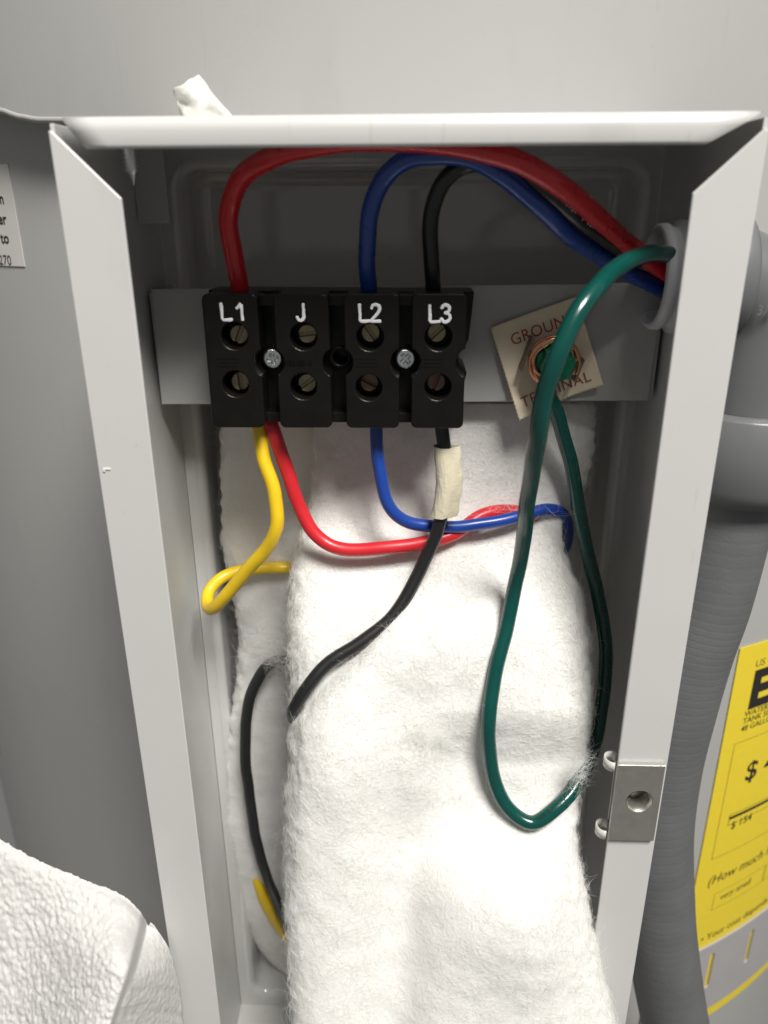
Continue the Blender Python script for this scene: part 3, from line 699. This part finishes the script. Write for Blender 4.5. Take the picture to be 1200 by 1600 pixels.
nz0 = P(1160, 660, cdy - 0.018).z; nz1 = P(1160, 800, cdy - 0.018).z
link('compression_nut', lathe([(0, 0.0140), (0, 0.0181), (-0.0009, 0.0189), (-0.021, 0.0192), (-0.0225, 0.0184), (nz1-nz0, 0.0178), (nz1-nz0, 0.0125)], (EX, cdy, nz0), (0, 0, 1), 44), GPVC, con)
hp = spline([Vector((x, y, z)) for x, y, z in ((.0990, .041, nz1+.01), (.0988, .041, nz1-.005), (.0970, .041, -.115), (.0942, .041, -.135), (.0922, .041, -.157), (.0914, .042, -.182), (.0926, .042, -.211), (.0972, .042, -.242), (.1022, .042, -.268), (.1130, .042, -.312), (.132, .04, -.38), (.16, .03, -.5))], 64)
# jacket shows the faint spiral of the reinforcing under it
nh = len(hp)
link('hose', tube(hp, lambda s: 0.0135 - 0.00005*max(0, math.cos(s*nh*0.78))**6, 40, False), HOSE, con)
# moulded size mark on the elbow
mk = P(1181, 492, cdy - 0.0150)
link('moulded_mark', text_mesh('3/4', 0.0036, lambda x, y, z: Vector((mk.x + x, mk.y - z, mk.z + y)), 0.00006), GPVC, con)

# ------------------------------------------------------------------ card, strap, sticker on the jacket
card = empty('yellow_energy_card', tuple(arc(*hit(1155, 1010))), 'bright yellow energy cost card printed in black on the tank at right', 'card')
s_l, z_t = hit(1155, 1012); z_b = hit(1150, 1553)[1]; s_r = s_l + 0.22
def wrap(sa, sb, za, zb, off, n=24, th=0.0003):
    V = []; Fc = []
    for i in range(n+1):
        s = sa + (sb-sa)*i/n
        V += [arc(s, za, off), arc(s, zb, off), arc(s, zb, off-th), arc(s, za, off-th)]
    for i in range(n):
        a = 4*i
        for k in range(4): Fc.append((a+k, a+(k+1) % 4, a+4+(k+1) % 4, a+4+k))
    Fc += [(0, 1, 2, 3), (4*n+3, 4*n+2, 4*n+1, 4*n)]
    return recalc(mesh(V, Fc))
link('card_sheet', wrap(s_l, s_r, z_b, z_t, 0.0007, th=0.0003), YCARD, card)
OF = 0.00078
def ctext(s, px, py, size, **k):
    s0, z0_ = hit(px, py, OF)
    return text_mesh(s, size, lambda x, y, z: arc(s0 + x, z0_ + y, OF), **k)
mm = lambda px, pa, pb: abs(hit(px, pa, OF)[1] - hit(px, pb, OF)[1])
def rule(xa, ya, xb, yb, t, mat, name='printed_rule'):
    sa, za = hit(xa, ya, OF); sb, zb_ = hit(xb, yb, OF); d = Vector((sb-sa, zb_-za)); L_ = d.length; nn_ = Vector((-d.y, d.x))/L_*t/2
    V = []; n = 12
    for i in range(n+1):
        f_ = i/n; s, z = sa + d.x*f_, za + d.y*f_; V += [arc(s+nn_.x, z+nn_.y, OF+0.00002), arc(s-nn_.x, z-nn_.y, OF+0.00002)]
    return mesh(V, [(2*i, 2*i+1, 2*i+3, 2*i+2) for i in range(n)])
s_line = lambda px, py, ds: hit(px, py, OF)
link('printed_text', ctext('US Government', 1180, 1043, mm(1180, 1032, 1043)*1.35, shear=0.0), INK2, card)
link('printed_title', ctext('ENERGYGUIDE', 1167, 1107, mm(1175, 1052, 1106)*1.38, bold=0.045), INK, card)
for t_, (x_, y_) in (('WATER HEATER', (1163, 1121)), ('TANK SIZE (STORAGE VOLUME)', (1160, 1132)), ('48 GALLONS', (1157, 1144))):
    link('printed_text', ctext(t_, x_, y_, mm(1170, 1111, 1120)*1.3, bold=0.004), INK, card)
link('printed_price', ctext('$ 400', 1162, 1222, mm(1170, 1190, 1222)*1.2, bold=0.012), INK, card)
link('printed_price', ctext('$ 154', 1141, 1296, mm(1150, 1284, 1295)*1.3, bold=0.006), INK, card)
def cbox(sa, za, sb, zb_, t):
    V = []; Fc = []; n = 10
    def seg(pts):
        for (a, b) in zip(pts[:-1], pts[1:]):
            d = Vector((b[0]-a[0], b[1]-a[1])); nn_ = Vector((-d.y, d.x)).normalized()*t/2; o = len(V)
            V.extend([arc(a[0]+nn_.x, a[1]+nn_.y, OF), arc(a[0]-nn_.x, a[1]-nn_.y, OF), arc(b[0]-nn_.x, b[1]-nn_.y, OF), arc(b[0]+nn_.x, b[1]+nn_.y, OF)]); Fc.append((o, o+1, o+2, o+3))
    ss = [sa + (sb-sa)*i/n for i in range(n+1)]
    seg([(s, za) for s in ss]); seg([(s, zb_) for s in ss]); seg([(sa, za-t/2*0), (sa, zb_)]); seg([(sb, za), (sb, zb_)])
    return mesh(V, Fc)
sa, za = hit(1148, 1163, OF); zc = hit(1115, 1342, OF)[1]
link('printed_frame', cbox(sa, za, sa+0.088, zc, 0.00025), INK2, card)
sa, za = hit(1140, 1277, OF); zc = hit(1138, 1290, OF)[1]
link('cost_scale', join(cbox(sa, za+0.0012, sa+0.078, zc, 0.00025), *[wrap(sa, sa+0.078, za-0.0018, za, OF+0.00003, th=0.00002)]), INK, card)
link('printed_text', ctext('(How much hot water you use)', 1104, 1386, mm(1110, 1372, 1386)*1.3, bold=0.0, shear=0.2), INK, card)
sa, za = hit(1117, 1397, OF); zc = hit(1111, 1423, OF)[1]
sb_ = hit(1188, 1390, OF)[0]
link('usage_boxes', join(cbox(sa, za, sb_, zc, 0.00022), cbox(sb_+0.0004, za, 2*sb_-sa, zc, 0.00022)), INK2, card)
link('printed_text', ctext('very small', 1124, 1407, mm(1120, 1399, 1408)*1.3, bold=0.0, shear=0.2), INK, card)
link('printed_text', ctext('\u2022 Your cost depends on usage', 1094, 1474, mm(1100, 1464, 1473)*1.4), INK, card)
# strap over the foot of the card, with slots through it
sp = empty('plastic_strap', tuple(arc(*hit(1100, 1520))), 'grey plastic strap with upright slots across the foot of the yellow card', 'strap')
z_s1 = hit(1100, 1476)[1]; z_s0 = hit(1150, 1538)[1]
slots = []
for (xa, ya, yb) in ((1117, 1493, 1540), (1180, 1455, 1497)):
    s0, z1_ = hit(xa, ya, 0.003); z0_ = hit(xa, yb, 0.003)[1]; slots.append((s0, z0_, z1_))
ol = [(s_l-0.02, z_s0)] + [(s_l-0.02+0.006*k, z_s0) for k in range(1, 26)] + [(s_l-0.02+0.006*k, z_s1) for k in range(25, -1, -1)]
holes = [rrect(s-0.0017, s+0.0017, a, b, 0.0014, 3) for s, a, b in slots]
stm = shape2d(ol, holes, 0.0, 0.0009)
bm = bmesh.new(); bm.from_mesh(stm); bmesh.ops.triangulate(bm, faces=bm.faces)
for k in range(24):
    xx = s_l - 0.017 + 0.006*k
    bmesh.ops.bisect_plane(bm, geom=bm.verts[:] + bm.edges[:] + bm.faces[:], plane_co=(xx, 0, 0), plane_no=(1, 0, 0))
for v in bm.verts: v.co = arc(v.co.x, v.co.z, 0.0018 - v.co.y)
bm.to_mesh(stm); bm.free()
link('band', stm, STRAP, sp)
# information sticker at the left edge
st_s, st_z1 = hit(13, 256, -0.011); st_z0 = hit(30, 416, -0.011)[1]
st = empty('information_sticker', tuple(arc(st_s, st_z0, -0.011)), 'pale grey information sticker with black print at the left edge', 'sticker')
link('sticker_sheet', wrap(st_s-0.07, st_s, st_z0, st_z1, -0.0106, th=0.0003), STICK, st)
for t_, py, hh, bo in (('when open', 318, 14, .02), ('to power', 350, 14, .02), ('be sure to', 380, 14, .02), ('100270', 414, 12, 0.0)):
    xr = {318: 7, 350: 11, 380: 15, 414: 19}[py]
    s0, z0_ = hit(xr, py, -0.0105); size = abs(hit(0, py, -.0105)[1]-hit(0, py-hh-4, -.0105)[1])*1.35
    link('printed_text', text_mesh(t_, size, lambda x, y, z, s0=s0, z0_=z0_: arc(s0 + x, z0_ + y, -0.01045), bold=bo, align='RIGHT'), INK, st)

# ------------------------------------------------------------------ tape scrap on top of the box
Yt = 0.030
V = []; Fc = []; nu, nv = 10, 12
for i in range(nu+1):
    for j in range(nv+1):
        u, v = i/nu, j/nv
        a = Vector((284, 186)).lerp(Vector((366, 186)), u); b = Vector((270, 140)).lerp(Vector((310, 117)), u)
        pxy = a.lerp(b, v); nn_ = noise.noise(Vector((u*2.2, v*2.0, 4)))*0.6 + 0.15*noise.noise(Vector((u*5, v*5, 9)))
        p = P(pxy.x + 4*noise.noise(Vector((u*4, v*4, 1))), pxy.y + 4*noise.noise(Vector((u*5, v*3, 7))), Yt + 0.0035*nn_ + 0.004*abs(u-0.35)); V.append(p)
for i in range(nu):
    for j in range(nv): a = i*(nv+1)+j; Fc.append((a, a+nv+1, a+nv+2, a+1))
ts = link('tape_scrap', mesh(V, Fc, True), SCRAP); md = ts.modifiers.new('t', 'SOLIDIFY'); md.thickness = 0.0003
tag(ts, 'crumpled scrap of white tape sticking up behind the top flange', 'tape')

# ------------------------------------------------------------------ paper towel
tw = empty('paper_towel', tuple(P(60, 1600, -.03)), 'folded embossed white paper towel poking in at the lower left', 'paper towel')
def towel_pt(px, py, Y): return P(px, py, Y)
topE = smooth_tab([(-140, 1255), (-60, 1285), (0, 1312), (50, 1340), (100, 1362), (150, 1382), (195, 1402), (222, 1428), (231, 1446)])
def dimple(u, v):      # embossed cushions, u v in mm along the sheet
    q = Vector((u*0.62 + 0.25*noise.noise(Vector((u*.2, v*.2, 0))), v*0.62, 0.3*noise.noise(Vector((u*.15, v*.15, 4)))))
    d1 = noise.voronoi(q)[0][0]
    return 0.0010*(0.42 - d1) + 0.0003*noise.noise(Vector((u*0.22, v*0.22, 3))) + 0.00030*noise.noise(Vector((u*1.5, v*1.5, 8))) + 0.00010*noise.noise(Vector((u*4, v*4, 2)))
V = []; Fc = []; nu, nv = 190, 150
foldL = smooth_tab([(0, 231), (0.2, 214), (0.4, 190), (0.6, 164), (0.8, 137), (1.0, 108)])
for i in range(nu+1):
    u = i/nu
    for j in range(nv+1):
        v = j/nv
        xr = interp(foldL, v); pxt = -140 + (231+140)*u
        yt = interp(topE, pxt); yb = 1800
        px = -140 + (xr+140)*u; py = yt + (yb-yt)*(v**1.05)
        Y = -0.006 - 0.030*v - 0.012*sstep(0.5, 1.0, u)*sstep(0, .3, v) + 0.012*(1-u) + 0.0015*math.exp(-(v/0.03)**2) + 0.003*sstep(0.97, 1.0, u)
        p = P(px, py, Y); d = dimple(p.x*1000, p.z*800 + p.y*700); sm = 1
        p += Vector((0, -0.75, 0.55))*(d*1.15*sm)
        if j == 0: p.z += 0.0003*noise.noise(Vector((i*0.8, 0, 0)))
        V.append(p)
for i in range(nu):
    for j in range(nv): a = i*(nv+1)+j; Fc.append((a, a+1, a+nv+2, a+nv+1))
mainf = len(V)
# the side that turns away past the fold
n2 = 70
rightE = smooth_tab([(0, 234), (0.02, 242), (0.08, 257), (0.18, 271), (0.35, 283), (0.6, 291), (1.0, 300)])
base_i = [nu*(nv+1) + j for j in range(nv+1)]
for i in range(1, n2+1):
    u = i/n2
    for j in range(nv+1):
        v = j/nv; f0 = V[base_i[j]]
        xr = interp(rightE, v); yt = 1436 + 4*math.sin(v*9); py = 1444 + (1800-1444)*(v**1.05)
        e = P(xr + 3*sstep(0, .2, v)*noise.noise(Vector((v*22, 1, 0))), py, -0.0022)
        p = f0.lerp(e, u); k_ = math.sin(u*math.pi)*sstep(0, 0.25, v); p.y += 0.0018*k_; p.x += 0.0012*k_
        d = dimple(p.y*1400, p.z*1000)*0.4; p += Vector((0.7, -0.6, 0))*d
        V.append(p)
for i in range(n2):
    for j in range(nv):
        a = (base_i[j] if i == 0 else mainf + (i-1)*(nv+1) + j); b = (base_i[j+1] if i == 0 else mainf + (i-1)*(nv+1) + j+1)
        c = mainf + i*(nv+1) + j; Fc.append((a, b, c+1, c))
tm = mesh(V, Fc, True)
to = link('towel_sheet', tm, TOWEL, tw); md = to.modifiers.new('t', 'SOLIDIFY'); md.thickness = 0.0006
